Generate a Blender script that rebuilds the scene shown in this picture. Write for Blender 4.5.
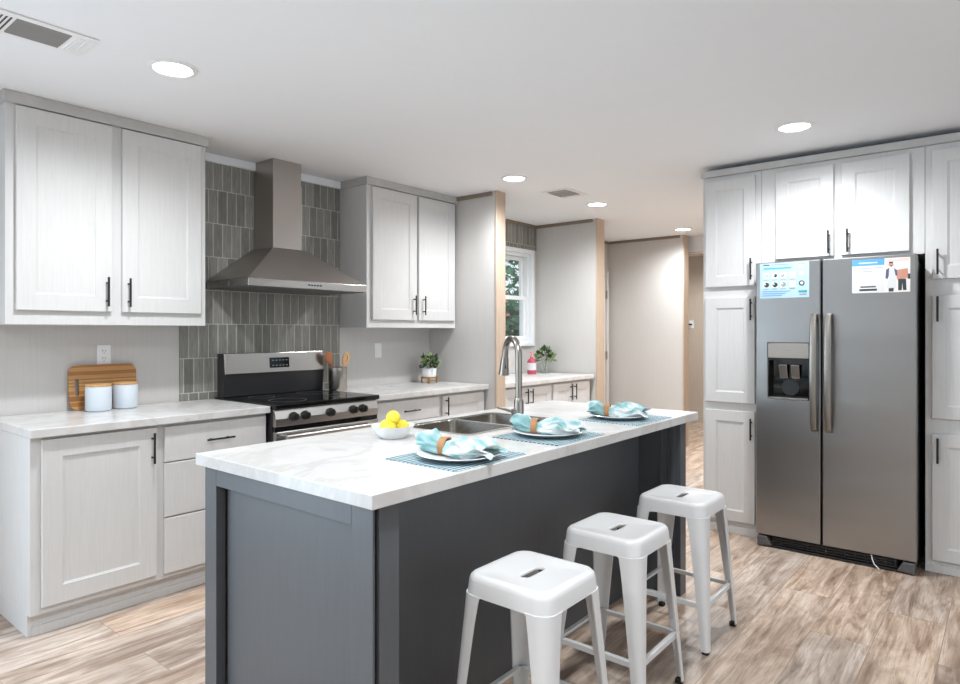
import bpy, bmesh, math, random
from mathutils import Vector, Matrix
R = math.radians
rnd = random.Random(7)
for o in list(bpy.data.objects): bpy.data.objects.remove(o)
S = bpy.context.scene
COL = S.collection

# ---------------------------------------------------------------- camera
cam = bpy.data.cameras.new('camera'); co = bpy.data.objects.new('camera', cam); COL.objects.link(co)
co.location = (0, 0, 1.345); co.rotation_euler = (R(90), 0, R(39.3 - 90))
cam.sensor_width = 36; cam.lens = 651 / 960 * 36; cam.shift_y = -10.5 / 960; cam.clip_start = .05
S.camera = co
# ---------------------------------------------------------------- light
W = bpy.data.worlds.new('world'); S.world = W; W.use_nodes = True
bg = W.node_tree.nodes['Background']; bg.inputs[0].default_value = (.82, .92, 1, 1); bg.inputs[1].default_value = 1.2
def area(name, loc, rot, sx, sy, power, col):
    l = bpy.data.lights.new(name, 'AREA'); l.shape = 'RECTANGLE'; l.size = sx; l.size_y = sy; l.energy = power; l.color = col
    o = bpy.data.objects.new(name, l); COL.objects.link(o); o.location = loc; o.rotation_euler = rot; return o
# left daylight at an unseen added opening, plus an added fill behind the camera
area('daylight_left', (-1.15, 3.87, 1.1), (R(-90), 0, 0), 1.5, 2.0, 80, (.62, .82, 1))
area('fill_behind', (1.6, -2.35, 1.45), (R(90), 0, 0), 4.4, 1.9, 9, (.95, .98, 1))
vs = S.view_settings; vs.view_transform = 'Standard'; vs.look = 'None'; vs.gamma = 1; vs.use_curve_mapping = False; vs.exposure = 0.05
LAMP_W, LAMP_E = 132, 14   # downlight beam (spot) and the glow of its lens

# ---------------------------------------------------------------- materials
def lin(r, g=None, b=None):
    if g is None: g = b = r
    f = lambda c: c / 12.92 if c <= .04045 else ((c + .055) / 1.055) ** 2.4
    return (f(r / 255), f(g / 255), f(b / 255), 1)
class NT:
    def __init__(s, name):
        s.m = bpy.data.materials.new(name); s.m.use_nodes = True; s.t = s.m.node_tree; s.b = s.t.nodes['Principled BSDF']
    def n(s, typ, **k):
        n = s.t.nodes.new(typ)
        for a, v in k.items(): setattr(n, a, v)
        return n
    def l(s, a, b): s.t.links.new(a, b)
    def coord(s, scale=(1, 1, 1), loc=(0, 0, 0), rot=(0, 0, 0), kind='Object'):
        c = s.n('ShaderNodeTexCoord'); m = s.n('ShaderNodeMapping')
        m.inputs['Scale'].default_value = scale; m.inputs['Location'].default_value = loc; m.inputs['Rotation'].default_value = rot
        s.l(c.outputs[kind], m.inputs[0]); return m.outputs[0]
    def noise(s, vec, scale=5, detail=4, rough=.5, dist=0):
        n = s.n('ShaderNodeTexNoise'); n.inputs['Scale'].default_value = scale; n.inputs['Detail'].default_value = detail
        n.inputs['Roughness'].default_value = rough; n.inputs['Distortion'].default_value = dist; s.l(vec, n.inputs['Vector']); return n.outputs['Fac']
    def ramp(s, fac, stops, interp='LINEAR'):
        r = s.n('ShaderNodeValToRGB'); r.color_ramp.interpolation = interp; e = r.color_ramp.elements
        while len(e) < len(stops): e.new(.5)
        for i, (p, c) in enumerate(stops): e[i].position = p; e[i].color = c
        s.l(fac, r.inputs[0]); return r.outputs[0]
    def mix(s, fac, a, b, mode='MIX'):
        m = s.n('ShaderNodeMix', data_type='RGBA', blend_type=mode)
        for sock, v in ((m.inputs[0], fac), (m.inputs[6], a), (m.inputs[7], b)):
            if hasattr(v, 'is_output'): s.l(v, sock)
            else: sock.default_value = v
        return m.outputs[2]
    def bump(s, h, strength=.2, dist=.002):
        b = s.n('ShaderNodeBump'); b.inputs['Strength'].default_value = strength; b.inputs['Distance'].default_value = dist
        s.l(h, b.inputs['Height']); s.l(b.outputs[0], s.b.inputs['Normal'])
    def set(s, color=None, rough=.5, metal=0, **k):
        if color is not None:
            if hasattr(color, 'is_output'): s.l(color, s.b.inputs['Base Color'])
            else: s.b.inputs['Base Color'].default_value = color
        if hasattr(rough, 'is_output'): s.l(rough, s.b.inputs['Roughness'])
        else: s.b.inputs['Roughness'].default_value = rough
        s.b.inputs['Metallic'].default_value = metal
        for a, v in k.items(): s.b.inputs[a.replace('_', ' ')].default_value = v
        return s.m
M = {}
def plain(key, col, rough=.5, metal=0, var=.04, **k):
    t = NT(key); f = t.noise(t.coord(), 14, 3)
    c2 = tuple(max(0, x * (1 - var * 2)) for x in col[:3]) + (1,)
    M[key] = t.set(t.mix(f, col, c2), rough, metal, **k)
def grained(key, c1, c2, scale, rough=.5, bump=.05, ns=6):
    t = NT(key); v = t.coord(scale); f = t.noise(v, ns, 5, .6, .6)
    M[key] = t.set(t.ramp(f, [(.3, c1), (.7, c2)]), rough); t.bump(f, bump, .001)
grained('cabinet_white', lin(208, 207, 206), lin(215, 214, 213), (16, 16, .9), .42, .03)
grained('crown_grey', lin(184, 183, 181), lin(194, 193, 191), (2, 2, 2), .45)
grained('wall_panel', lin(200, 197, 194), lin(206, 203, 200), (30, 30, .6), .6, .04)
grained('wall_beige', lin(190, 174, 158), lin(204, 188, 172), (24, 24, .6), .6, .04)
grained('oak_trim', lin(182, 161, 142), lin(204, 184, 165), (20, 20, .8), .5)
grained('brown_trim', lin(122, 108, 96), lin(146, 131, 117), (3, 3, 20), .5)
grained('island_grey', lin(84, 87, 91), lin(88, 91, 95), (10, 10, .8), .36, .02)
plain('ceiling_white', lin(240, 242, 245), .8, var=.01)
plain('white_plastic', lin(238), .35, var=.01)
plain('white_paint_metal', lin(229, 229, 229), .32, var=.01)
plain('louver_grey', lin(150, 150, 150), .5)
plain('black_metal', lin(14), .5)
plain('rubber', lin(18), .7)
plain('dark_plastic', lin(38, 38, 40), .35)
plain('panel_grey', lin(164, 158, 152), .45, .6, var=.01)
plain('grey_plastic', lin(92, 92, 94), .4)
plain('ceramic', lin(236, 237, 238), .18, var=.01)
plain('ceramic_matt', lin(204, 213, 221), .5, var=.01)
plain('gold', lin(190, 140, 70), .3, .8)
plain('leaf_dark', lin(52, 82, 48), .5, var=.25)
plain('leaf_light', lin(158, 176, 128), .5, var=.2)
plain('leaf_out', lin(112, 168, 128), .6, var=.2)
plain('blossom', lin(224, 150, 140), .6)
plain('soil', lin(60, 45, 35), .9)
plain('pink_soap', lin(214, 92, 120), .2, Transmission_Weight=.25)
plain('paper', lin(208), .5, var=.0)
plain('paper_blue', lin(170, 198, 214), .5, var=.01)
plain('ink_dark', lin(52, 60, 66), .5); plain('ink_grey', lin(140, 150, 156), .5); plain('ink_blue', lin(86, 156, 208), .5)
plain('ink_pale', lin(158, 196, 216), .5); plain('ink_skin', lin(196, 140, 120), .5); plain('ink_navy', lin(84, 92, 120), .5)
plain('ink_pink', lin(232, 196, 190), .5); plain('ink_teal', lin(70, 150, 170), .5); plain('ink_room', lin(232, 222, 218), .5)
plain('cork', lin(190, 140, 96), .7, var=.2)
plain('lemon', lin(244, 224, 66), .45, var=.06)
plain('outside_grass', lin(96, 128, 70), .9, var=.3)
plain('vinyl_white', lin(240, 243, 245), .4, var=.01)
# stainless steel, brushed along one axis
def steel(key, col, rough, scale, amp, wav=None):
    t = NT(key); f = t.noise(t.coord(scale), 8, 4)
    r = t.ramp(f, [(.2, (rough - amp,) * 3 + (1,)), (.8, (rough + amp,) * 3 + (1,))])
    M[key] = t.set(col, r, 1)
    if wav: t.bump(t.noise(t.coord(wav), 1.3, 1.5), .8, .02)
steel('steel', lin(190, 187, 184), .27, (.4, .4, 60), .006)
steel('steel_fridge', lin(160, 159, 158), .33, (1, 1, 40), .015, (.4, .4, 2.0))
steel('steel_hood', lin(180, 174, 169), .33, (30, 30, 1.5), .02)
steel('steel_sink', lin(178, 172, 164), .26, (20, 2, 2), .008)
steel('nickel', lin(160, 154, 147), .3, (3, 3, 3), .01)
t = NT('black_glass'); f = t.noise(t.coord(), 3); M['black_glass'] = t.set(t.mix(f, lin(10), lin(15)), .07)
t = NT('glass'); tr = t.n('ShaderNodeBsdfTransparent'); gl = t.n('ShaderNodeBsdfGlossy'); gl.inputs['Roughness'].default_value = .02; mx = t.n('ShaderNodeMixShader'); mx.inputs[0].default_value = .07
t.l(tr.outputs[0], mx.inputs[1]); t.l(gl.outputs[0], mx.inputs[2]); t.l(mx.outputs[0], t.t.nodes['Material Output'].inputs['Surface']); M['glass'] = t.m
t = NT('glass_cup'); M['glass_cup'] = t.set((.95, 1, .98, 1), .03, 0, Transmission_Weight=.9, IOR=1.2)
t = NT('lamp_lens'); t.set((1, 1, 1, 1), .5); t.b.inputs['Emission Color'].default_value = (.93, .975, 1, 1); t.b.inputs['Emission Strength'].default_value = LAMP_E; M['lamp_lens'] = t.m
# countertop: pale marble laminate
t = NT('marble'); v = t.coord((1, 1, 1)); w = t.noise(v, 1.6, 6, .62, 1.6)
vein = t.ramp(w, [(.44, (0, 0, 0, 1)), (.5, (1, 1, 1, 1)), (.56, (0, 0, 0, 1))]); cl = t.noise(v, 3, 5, .6, .5)
base = t.ramp(cl, [(.3, lin(208, 206, 204)), (.7, lin(219, 218, 217))])
fv = t.n('ShaderNodeMath', operation='MULTIPLY'); t.l(vein, fv.inputs[0]); fv.inputs[1].default_value = .34
M['marble'] = t.set(t.mix(fv.outputs[0], base, lin(180, 174, 168)), .24)
# tile: stacked upright tiles, each row shifted by half a tile
t = NT('tile'); c = t.n('ShaderNodeTexCoord'); sp = t.n('ShaderNodeSeparateXYZ'); cb = t.n('ShaderNodeCombineXYZ')
t.l(c.outputs['Object'], sp.inputs[0]); 
ad = t.n('ShaderNodeVectorMath', operation='ADD'); ad.inputs[1].default_value = (-2.121 + .0634 * 40, .099, 0)
t.l(sp.outputs['X'], cb.inputs['X']); t.l(sp.outputs['Z'], cb.inputs['Y']); t.l(cb.outputs[0], ad.inputs[0])
bk = t.n('ShaderNodeTexBrick'); t.l(ad.outputs[0], bk.inputs['Vector']); bk.offset = .5; bk.offset_frequency = 2
for k, x in (('Scale', 1), ('Mortar Size', .003), ('Mortar Smooth', .2), ('Bias', 0), ('Brick Width', .0634), ('Row Height', .213)): bk.inputs[k].default_value = x
bk.inputs['Color1'].default_value = lin(132, 131, 125); bk.inputs['Color2'].default_value = lin(164, 162, 154); bk.inputs['Mortar'].default_value = lin(206, 203, 196)
st = t.noise(t.coord((30, 30, 3)), 4, 5, .65); dk = t.ramp(st, [(.3, lin(205)), (.7, lin(255))])
M['tile'] = t.set(t.mix(1.0, bk.outputs['Color'], dk, 'MULTIPLY'), .3)
inv = t.n('ShaderNodeMath', operation='SUBTRACT'); inv.inputs[0].default_value = 1; t.l(bk.outputs['Fac'], inv.inputs[1]); t.bump(inv.outputs[0], .4, .002)
# floor: wood-look planks running along x
t = NT('floor_planks'); v = t.coord()
bk = t.n('ShaderNodeTexBrick'); t.l(v, bk.inputs['Vector']); bk.offset = .37; bk.offset_frequency = 2
for k, x in (('Scale', 1), ('Mortar Size', .0013), ('Mortar Smooth', .2), ('Bias', 0), ('Brick Width', 1.22), ('Row Height', .235)): bk.inputs[k].default_value = x
bk.inputs['Color1'].default_value = (0, 0, 0, 1); bk.inputs['Color2'].default_value = (1, 1, 1, 1); bk.inputs['Mortar'].default_value = (.3, .3, .3, 1)
sx = t.n('ShaderNodeVectorMath', operation='MULTIPLY_ADD'); t.l(bk.outputs['Color'], sx.inputs[0]); sx.inputs[1].default_value = (7, 3, 5); t.l(v, sx.inputs[2])
def fmap(sc):
    mp = t.n('ShaderNodeMapping'); mp.inputs['Scale'].default_value = sc; t.l(sx.outputs[0], mp.inputs[0]); return mp.outputs[0]
g = t.noise(fmap((1.0, 7, 1)), 2.0, 8, .6, 1.1); g2 = t.noise(fmap((2.2, 48, 1)), 2.6, 5, .65, .5); g3 = t.noise(fmap((1.2, 3.2, 1)), 2.4, 4, .6, .8)
wood = t.ramp(g, [(.28, lin(142, 124, 111)), (.42, lin(188, 171, 157)), (.54, lin(216, 202, 190)), (.70, lin(230, 221, 212))])
tone = t.ramp(bk.outputs['Color'], [(0, lin(216, 210, 206)), (.35, lin(252, 238, 224)), (.7, lin(232, 227, 223)), (1, lin(255, 253, 252))])
c1 = t.mix(1.0, wood, tone, 'MULTIPLY'); c2 = t.mix(.45, c1, t.ramp(g2, [(.34, lin(160, 148, 138)), (.50, lin(255))]), 'MULTIPLY')
c3 = t.mix(.6, c2, t.ramp(g3, [(.36, lin(186, 172, 162)), (.56, lin(255))]), 'MULTIPLY')
M['floor_planks'] = t.set(t.mix(bk.outputs['Fac'], c3, lin(140, 120, 104)), .36); t.bump(g2, .06, .001)
# striped board
t = NT('board_wood'); f = t.noise(t.coord((.2, .2, 24)), 1, 0); g = t.noise(t.coord((6, 6, 120)), 2, 3)
c = t.ramp(f, [(.3, lin(150, 100, 54)), (.40, lin(200, 150, 92)), (.50, lin(170, 116, 64)), (.58, lin(212, 168, 112)), (.7, lin(186, 134, 80))], 'CONSTANT')
M['board_wood'] = t.set(t.mix(.25, c, t.ramp(g, [(.3, lin(120)), (.7, lin(255))]), 'MULTIPLY'), .45)
grained('spoon_dark', lin(150, 90, 54), lin(176, 110, 70), (20, 20, 2), .5)
grained('spoon_light', lin(190, 142, 92), lin(214, 168, 118), (20, 20, 2), .5)
# woven placemat: checker weave
t = NT('placemat'); ck = t.n('ShaderNodeTexChecker'); t.l(t.coord((1, 1, 1), rot=(0, 0, R(45))), ck.inputs['Vector']); ck.inputs['Scale'].default_value = 72
ck.inputs['Color1'].default_value = lin(62, 96, 108); ck.inputs['Color2'].default_value = lin(176, 196, 202); M['placemat'] = t.set(ck.outputs['Color'], .75); t.bump(ck.outputs['Fac'], .5, .002)
# napkin: aqua cotton with woven white blocks
t = NT('napkin'); v = t.coord((1, 1, 1)); f = t.noise(v, 16, 1, .4, .4)
t2 = t.ramp(f, [(.42, lin(140, 184, 187)), (.52, lin(162, 202, 203)), (.6, lin(218, 225, 225))])
M['napkin'] = t.set(t2, .8); M['napkin'].node_tree.nodes['Principled BSDF'].inputs['Sheen Weight'].default_value = .2
t.bump(t.noise(v, 60, 3), .3, .002)

# ---------------------------------------------------------------- mesh helpers
class MB:
    def __init__(s): s.v = []; s.f = []; s.mi = []; s.cur = 0
    def add(s, vs, fs):
        o = len(s.v); s.v += [tuple(p) for p in vs]; s.f += [tuple(o + i for i in f) for f in fs]; s.mi += [s.cur] * len(fs); return s
    def box(s, x0, x1, y0, y1, z0, z1):
        x0, x1 = sorted((x0, x1)); y0, y1 = sorted((y0, y1)); z0, z1 = sorted((z0, z1))
        v = [(x, y, z) for x in (x0, x1) for y in (y0, y1) for z in (z0, z1)]
        return s.add(v, [(0, 1, 3, 2), (4, 6, 7, 5), (0, 4, 5, 1), (2, 3, 7, 6), (0, 2, 6, 4), (1, 5, 7, 3)])
    def loft(s, rings, cap0=True, cap1=True, closed=True):
        n = len(rings[0]); v = [p for r in rings for p in r]; f = []
        for i in range(len(rings) - 1):
            for j in range(n if closed else n - 1):
                k = (j + 1) % n; f.append((i * n + j, i * n + k, (i + 1) * n + k, (i + 1) * n + j))
        if cap0: f.append(tuple(range(n))[::-1])
        if cap1: f.append(tuple((len(rings) - 1) * n + j for j in range(n)))
        return s.add(v, f)
    def prism(s, pts, axis, a, b):  # pts 2D in the two remaining axes
        def P(p, h): return {'x': (h, p[0], p[1]), 'y': (p[0], h, p[1]), 'z': (p[0], p[1], h)}[axis]
        return s.loft([[P(p, a) for p in pts], [P(p, b) for p in pts]])
    def tube(s, path, r, n=12, caps=True, flat=None):
        path = [Vector(p) for p in path]; rings = []; up = None
        rr = r if isinstance(r, (list, tuple)) else [r] * len(path)
        for i, p in enumerate(path):
            d = (path[min(i + 1, len(path) - 1)] - path[max(i - 1, 0)]).normalized()
            if up is None:
                up = Vector((0, 0, 1)) if abs(d.z) < .9 else Vector((0, 1, 0))
            a = d.cross(up).normalized(); b = a.cross(d).normalized(); up = b
            fa = flat or (1, 1)
            rings.append([p + (a * math.cos(q) * fa[0] + b * math.sin(q) * fa[1]) * rr[i] for q in [2 * math.pi * k / n for k in range(n)]])
        return s.loft(rings, caps, caps)
    def lathe(s, prof, c=(0, 0, 0), n=40, axis='z', cap=True):
        def P(r, h, q):
            x, y = r * math.cos(q), r * math.sin(q)
            d = {'z': (x, y, h), 'y': (x, h, y), 'x': (h, x, y)}[axis]
            return (c[0] + d[0], c[1] + d[1], c[2] + d[2])
        rings = [[P(max(r, 1e-4), h, 2 * math.pi * k / n) for k in range(n)] for r, h in prof]
        return s.loft(rings, cap, cap)
    def xf(s, mat, start=0):
        for i in range(start, len(s.v)): s.v[i] = tuple(mat @ Vector(s.v[i]))
        return s
    def build(s, name, mat, parent=None, bevel=0, smooth=False, loc=None, rz=0, seg=2):
        me = bpy.data.meshes.new(name); me.from_pydata(s.v, [], s.f)
        for m in (mat if isinstance(mat, (list, tuple)) else [mat]): me.materials.append(M[m])
        me.polygons.foreach_set('material_index', s.mi)
        bm = bmesh.new(); bm.from_mesh(me); bmesh.ops.recalc_face_normals(bm, faces=bm.faces); bm.to_mesh(me); bm.free()
        if smooth: me.shade_smooth(); me.set_sharp_from_angle(angle=R(40 if smooth is True else smooth))
        o = bpy.data.objects.new(name, me); COL.objects.link(o)
        if parent: o.parent = parent
        if loc: o.location = loc
        o.rotation_euler.z = rz
        if bevel:
            b = o.modifiers.new('bevel', 'BEVEL'); b.width = bevel; b.segments = seg; b.limit_method = 'ANGLE'; b.angle_limit = R(50)
        return o
def box(*a): return MB().box(*a)
def tag(o, label=None, cat=None, group=None, kind=None):
    if label: o['label'] = label
    if cat: o['category'] = cat
    if group: o['group'] = group
    if kind: o['kind'] = kind
    return o
def thing(name, label, cat, loc=(0, 0, 0), rz=0, group=None):
    o = bpy.data.objects.new(name, None); COL.objects.link(o); o.location = loc; o.rotation_euler.z = rz; o.empty_display_size = .1
    return tag(o, label, cat, group)
def struct(o): return tag(o, kind='structure')
def rrect(hx, hy, r, z=None, n=8, cx=0, cy=0):
    p = []
    for sx, sy, a0 in ((1, 1, 0), (-1, 1, 90), (-1, -1, 180), (1, -1, 270)):
        for k in range(n + 1):
            a = R(a0 + 90 * k / n); q = (cx + sx * (hx - r) + r * math.cos(a), cy + sy * (hy - r) + r * math.sin(a))
            p.append(q if z is None else (q[0], q[1], z))
    return p
def copy_tree(o, parent=None):
    c = o.copy(); COL.objects.link(c)
    if parent: c.parent = parent
    for ch in list(o.children): copy_tree(ch, c)
    return c

# ---------------------------------------------------------------- room shell
YB, ZC = 3.93, 2.468
struct(box(-2.7, 9.7, -2.5, 5.1, -.06, 0).build('floor', 'floor_planks'))
struct(box(-2.7, 9.7, -2.5, 5.1, ZC, ZC + .08).build('ceiling', 'ceiling_white'))
WX0, WX1, WZ0, WZ1 = 4.72, 5.665, 1.225, 2.165   # window opening
w = MB().box(-2.7, -1.95, YB, YB + .14, 0, ZC).box(-.35, WX0, YB, YB + .14, 0, ZC).box(-1.95, -.35, YB, YB + .14, 2.14, ZC).box(WX0, WX1, YB, YB + .14, 0, WZ0).box(WX0, WX1, YB, YB + .14, WZ1, ZC).box(WX1, 7.66, YB, YB + .14, 0, ZC)
struct(w.build('wall_back', 'wall_panel'))
# left wall; wall behind the camera with a wide opening for the added fill
w = MB().box(-2.72, -2.6, -2.5, .3, 0, ZC).box(-2.72, -2.6, .3, YB, 0, ZC)
struct(w.build('wall_left', 'wall_panel'))
w = MB().box(-2.7, -.6, -2.52, -2.4, 0, ZC).box(3.8, 5.2, -2.52, -2.4, 0, ZC).box(-.6, 3.8, -2.52, -2.4, 0, .5).box(-.6, 3.8, -2.52, -2.4, 2.4, ZC)
struct(w.build('wall_rear', 'wall_panel'))
struct(box(5.08, 5.18, -2.4, 1.62, 0, ZC).build('wall_right', 'wall_panel'))
struct(box(5.18, 9.6, 1.5, 1.62, 0, ZC).build('wall_hall', 'wall_beige'))
struct(MB().box(7.6, 7.7, 1.62, 2.0, 0, ZC).box(7.6, 7.7, 2.0, 3.3, 2.285, ZC).box(7.6, 7.7, 3.3, YB, 0, ZC).build('wall_doorway', 'ceiling_white'))
struct(box(9.5, 9.6, 1.62, 5.0, 0, ZC).build('wall_end', 'wall_beige'))
struct(box(7.66, 9.6, 4.95, 5.05, 0, ZC).build('wall_far', 'wall_beige'))
# short wing walls with oak end caps
TN = iter(range(1, 30))
def trim(): return 'trim_%d' % next(TN)
def wing(n, x0, x1, y0):
    struct(box(x0 + .004, x1 - .004, y0 + .012, YB, 0, ZC).build('wall_wing_' + n, 'wall_panel'))
    struct(box(x0 - .008, x1, y0, y0 + .014, 0, ZC).build(trim(), 'oak_trim', bevel=.002))
    struct(box(x0 - .010, x0 + .004, y0 + .05, YB, ZC - .032, ZC).build(trim(), 'brown_trim', bevel=.003))
wing('1', 4.10, 4.212, 3.18); wing('2', 5.735, 5.882, 3.19); wing('3', 7.34, 7.474, 2.949)
struct(box(7.57, 7.6, 2.0, 3.3, 2.262, 2.285).build(trim(), 'oak_trim'))
struct(MB().box(5.86, 7.34, YB - .02, YB, ZC - .032, ZC).build(trim(), 'brown_trim'))
struct(MB().box(4.19, 5.735, YB - .024, YB, ZC - .032, ZC).build(trim(), 'brown_trim'))
# white cove strip above the tile
struct(box(1.905, 3.125, YB - .03, YB, 2.415, ZC).build(trim(), 'ceiling_white', bevel=.006))
struct(box(1.908, 3.123, YB - .01, YB, .86, 2.415).build('wall_tile', 'tile', loc=(0, 0, 0)))
struct(MB().box(4.19, 5.735, YB - .012, YB, WZ1 + .035, ZC - .032).build('wall_nook_tile', 'tile'))
# baseboards in the hall
struct(box(9.48, 9.5, 1.62, 4.95, 0, .09).build('baseboard_end', 'wall_beige', bevel=.003))
# door beside the second wing wall
d = struct(thing('door_1', None, None, (6.95, YB, 0)))
MB().box(-.40, .30, -.012, -.001, .005, 2.03).build('door_slab', 'cabinet_white', d, .003)
MB().box(.30, .36, -.03, -.001, 0, 2.09).box(-.46, -.40, -.03, -.001, 0, 2.09).box(-.40, .30, -.03, -.001, 2.03, 2.09).build('casing', 'wall_panel', d, .003)
for z in (.25, 1.05, 1.8): MB().tube([(.295, -.034, z - .05), (.295, -.034, z + .05)], .008, 10).build('hinge', 'brown_trim', d)
# ---------------------------------------------------------------- window and what stands outside
wn = struct(thing('window_1', None, None, ((WX0 + WX1) / 2, YB, WZ0)))
hw, hh = (WX1 - WX0) / 2, WZ1 - WZ0
MB().box(-hw, -hw + .035, .03, .139, 0, hh).box(hw - .035, hw, .03, .139, 0, hh).box(-hw + .035, hw - .035, .03, .139, hh - .035, hh).box(-hw + .035, hw - .035, .03, .139, 0, .03).build('frame', 'vinyl_white', wn, .003)
MB().box(-hw - .03, -hw + .012, -.016, .03, -.03, hh + .035).box(hw - .012, hw + .03, -.016, .03, -.03, hh + .035).box(-hw + .012, hw - .012, -.016, .03, hh - .008, hh + .035).box(-hw + .012, hw - .012, -.03, .03, -.03, .006).build('casing', 'vinyl_white', wn, .003)
def sash(z0, z1, y):
    a = hw - .036; s = MB().box(-a, -a + .04, y, y + .03, z0, z1).box(a - .04, a, y, y + .03, z0, z1).box(-a + .04, a - .04, y, y + .03, z0, z0 + .04).box(-a + .04, a - .04, y, y + .03, z1 - .04, z1).build('sash', 'vinyl_white', wn, .003)
    box(-a + .04, a - .04, y + .012, y + .016, z0 + .04, z1 - .04).build('pane', 'glass', s)
sash(.032, hh / 2 + .02, .05); sash(hh / 2 - .02, hh - .037, .085)
struct(box(1, 12, YB + .14, 14, -.5, -.3).build('ground', 'outside_grass'))
def shrub(label, cx, cy, z0, rx, rz_, n, seed, extra=0):
    q = random.Random(seed); t = thing('garden_shrub', label, 'shrub', (cx, cy, -.3), group='shrubs outside the window')
    m = MB()
    for i in range(n):
        th, ph, r = q.uniform(0, 6.283), math.acos(q.uniform(-1, 1)), q.uniform(.45, 1) ** .5
        c = Vector((rx * r * math.sin(ph) * math.cos(th), rx * .7 * r * math.sin(ph) * math.sin(th), z0 + rz_ * r * math.cos(ph)))
        d = Vector((q.gauss(0, 1), q.gauss(0, 1), q.gauss(0, .7))).normalized(); e = d.orthogonal().normalized(); l = q.uniform(.10, .2)
        f = d.cross(e); m.cur = 1 if i < extra else 0
        m.add([c, c + d * l * .5 + e * l * .3 + f * .012, c + d * l, c + d * l * .5 - e * l * .3 + f * .012], [(0, 1, 2, 3)])
    m.build('foliage', ['leaf_out', 'blossom'], t)
    MB().tube([(0, 0, 0), (.03, 0, z0 * .5), (0, .02, z0)], [.05, .04, .02], 8).build('stem', 'cork', t)
shrub('green leafy shrub filling the lower window pane', 7.95, 6.15, 1.1, 1.1, 1.1, 5200, 3, 120)
shrub('taller green tree seen through the upper window pane', 9.9, 7.5, 2.6, 1.6, 1.6, 5200, 5)

# ---------------------------------------------------------------- cabinets
def shaker(x0, x1, z0, z1, yf, th=.02, rail=.078, rec=.007):
    def ring(i, y): return [(x0 + i, y, z0 + i), (x1 - i, y, z0 + i), (x1 - i, y, z1 - i), (x0 + i, y, z1 - i)]
    return MB().loft([ring(0, yf + th), ring(0, yf + .002), ring(.002, yf), ring(rail, yf), ring(rail + .0025, yf + .004), ring(rail + .007, yf + .005), ring(rail + .009, yf + rec)], True, True)
def slab(x0, x1, z0, z1, yf, th=.02):
    def ring(i, y): return [(x0 + i, y, z0 + i), (x1 - i, y, z0 + i), (x1 - i, y, z1 - i), (x0 + i, y, z1 - i)]
    return MB().loft([ring(0, yf + th), ring(0, yf + .003), ring(.003, yf)], True, True)
def pull(parent, x, z, yf, L=.15, vert=True):
    h = L / 2; e = (0, 0, 1) if vert else (1, 0, 0); P = lambda s, y: (x + e[0] * s, y, z + e[2] * s)
    m = MB().tube([P(-h, yf - .03), P(h, yf - .03)], .0055, 10)
    for s in (-h * .62, h * .62): m.tube([P(s, yf - .001), P(s, yf - .03)], .0045, 8)
    m.build('handle', 'black_metal', parent, smooth=True)
def add_door(root, x0, x1, z0, z1, yf, hx=None, hz=None, L=.15, rail=.078):
    o = shaker(x0, x1, z0, z1, yf, rail=rail).build('door', 'cabinet_white', root)
    if hx is not None: pull(o, hx, hz, yf, L)
    return o
def add_drawer(root, x0, x1, z0, z1, yf, handle=True):
    o = slab(x0, x1, z0, z1, yf).build('drawer', 'cabinet_white', root)
    if handle: pull(o, (x0 + x1) / 2, (z0 + z1) / 2, yf, .155, False)
    return o
def upper(label, x0, x1, yf, z0, doors, hx, dz):
    t = thing('upper_cabinet', label, 'cabinet', ((x0 + x1) / 2, YB - .001, z0)); ox = -(x0 + x1) / 2; oy = -YB + .001
    MB().box(x0 + ox, x1 + ox, yf + oy, -.0, 0, 2.42 - z0).build('body', 'cabinet_white', t, .002)
    MB().box(x0 + ox - .012, x1 + ox + .008, yf + oy - .022, -.0, 2.412 - z0, ZC - .001 - z0).build('crown', 'crown_grey', t, .002)
    for (a, b), h in zip(doors, hx): add_door(t, a + ox, b + ox, dz[0] - z0, dz[1] - z0, yf + oy - .021, h + ox, 1.548 - z0)
    return t
upper('two-door white wall cabinet to the left of the range hood', .942, 1.912, 3.622, 1.378, [(.982, 1.400), (1.450, 1.878)], [1.372, 1.478], (1.446, 2.405))
upper('two-door white wall cabinet between the range hood and the oak-capped wall', 3.128, 4.096, 3.622, 1.373, [(3.172, 3.624), (3.646, 4.07)], [3.585, 3.69], (1.432, 2.402))
def counter(label, x0, x1, y0, z1=.92):
    m = box(x0, x1, y0, YB - .012, .882, z1).xf(Matrix.Translation((-(x0 + x1) / 2, -(y0 + YB) / 2, -.882)))
    return tag(m.build('countertop', 'marble', bevel=.003, loc=((x0 + x1) / 2, (y0 + YB) / 2, .882)), label, 'countertop')
YF = 3.312
def base(label, x0, x1, x_toe0):
    t = thing('base_cabinet', label, 'cabinet', ((x0 + x1) / 2, YF, 0)); ox = -(x0 + x1) / 2
    MB().box(x0 + ox, x1 + ox, 0, YB - YF - .012, .1, .881).box(x0 + ox, x0 + ox + .016, .036, YB - YF - .012, 0, .1).build('body', 'cabinet_white', t, .0015)
    MB().box(x0 + ox + .016, x1 + ox, .04, .055, 0, .1).box(x0 + ox + .016, x1 + ox, .03, .04, 0, .04).build('toe_kick', 'cabinet_white', t, .002)
    return t, ox
t, ox = base('white base cabinet with one door and three drawers, below the canisters', .952, 2.108, .96)
add_door(t, .992 + ox, 1.488 + ox, .132, .868, -.021, 1.463 + ox, .77, .15, .08)
for i, (a, b) in enumerate(((.688, .864), (.412, .682), (.126, .405))): add_drawer(t, 1.526 + ox, 2.098 + ox, a, b, -.021)
t, ox = base('white base cabinet between the range and the oak-capped wall', 2.905, 4.096, 2.905)
add_drawer(t, 2.935 + ox, 3.545 + ox, .715, .862, -.021)
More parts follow.
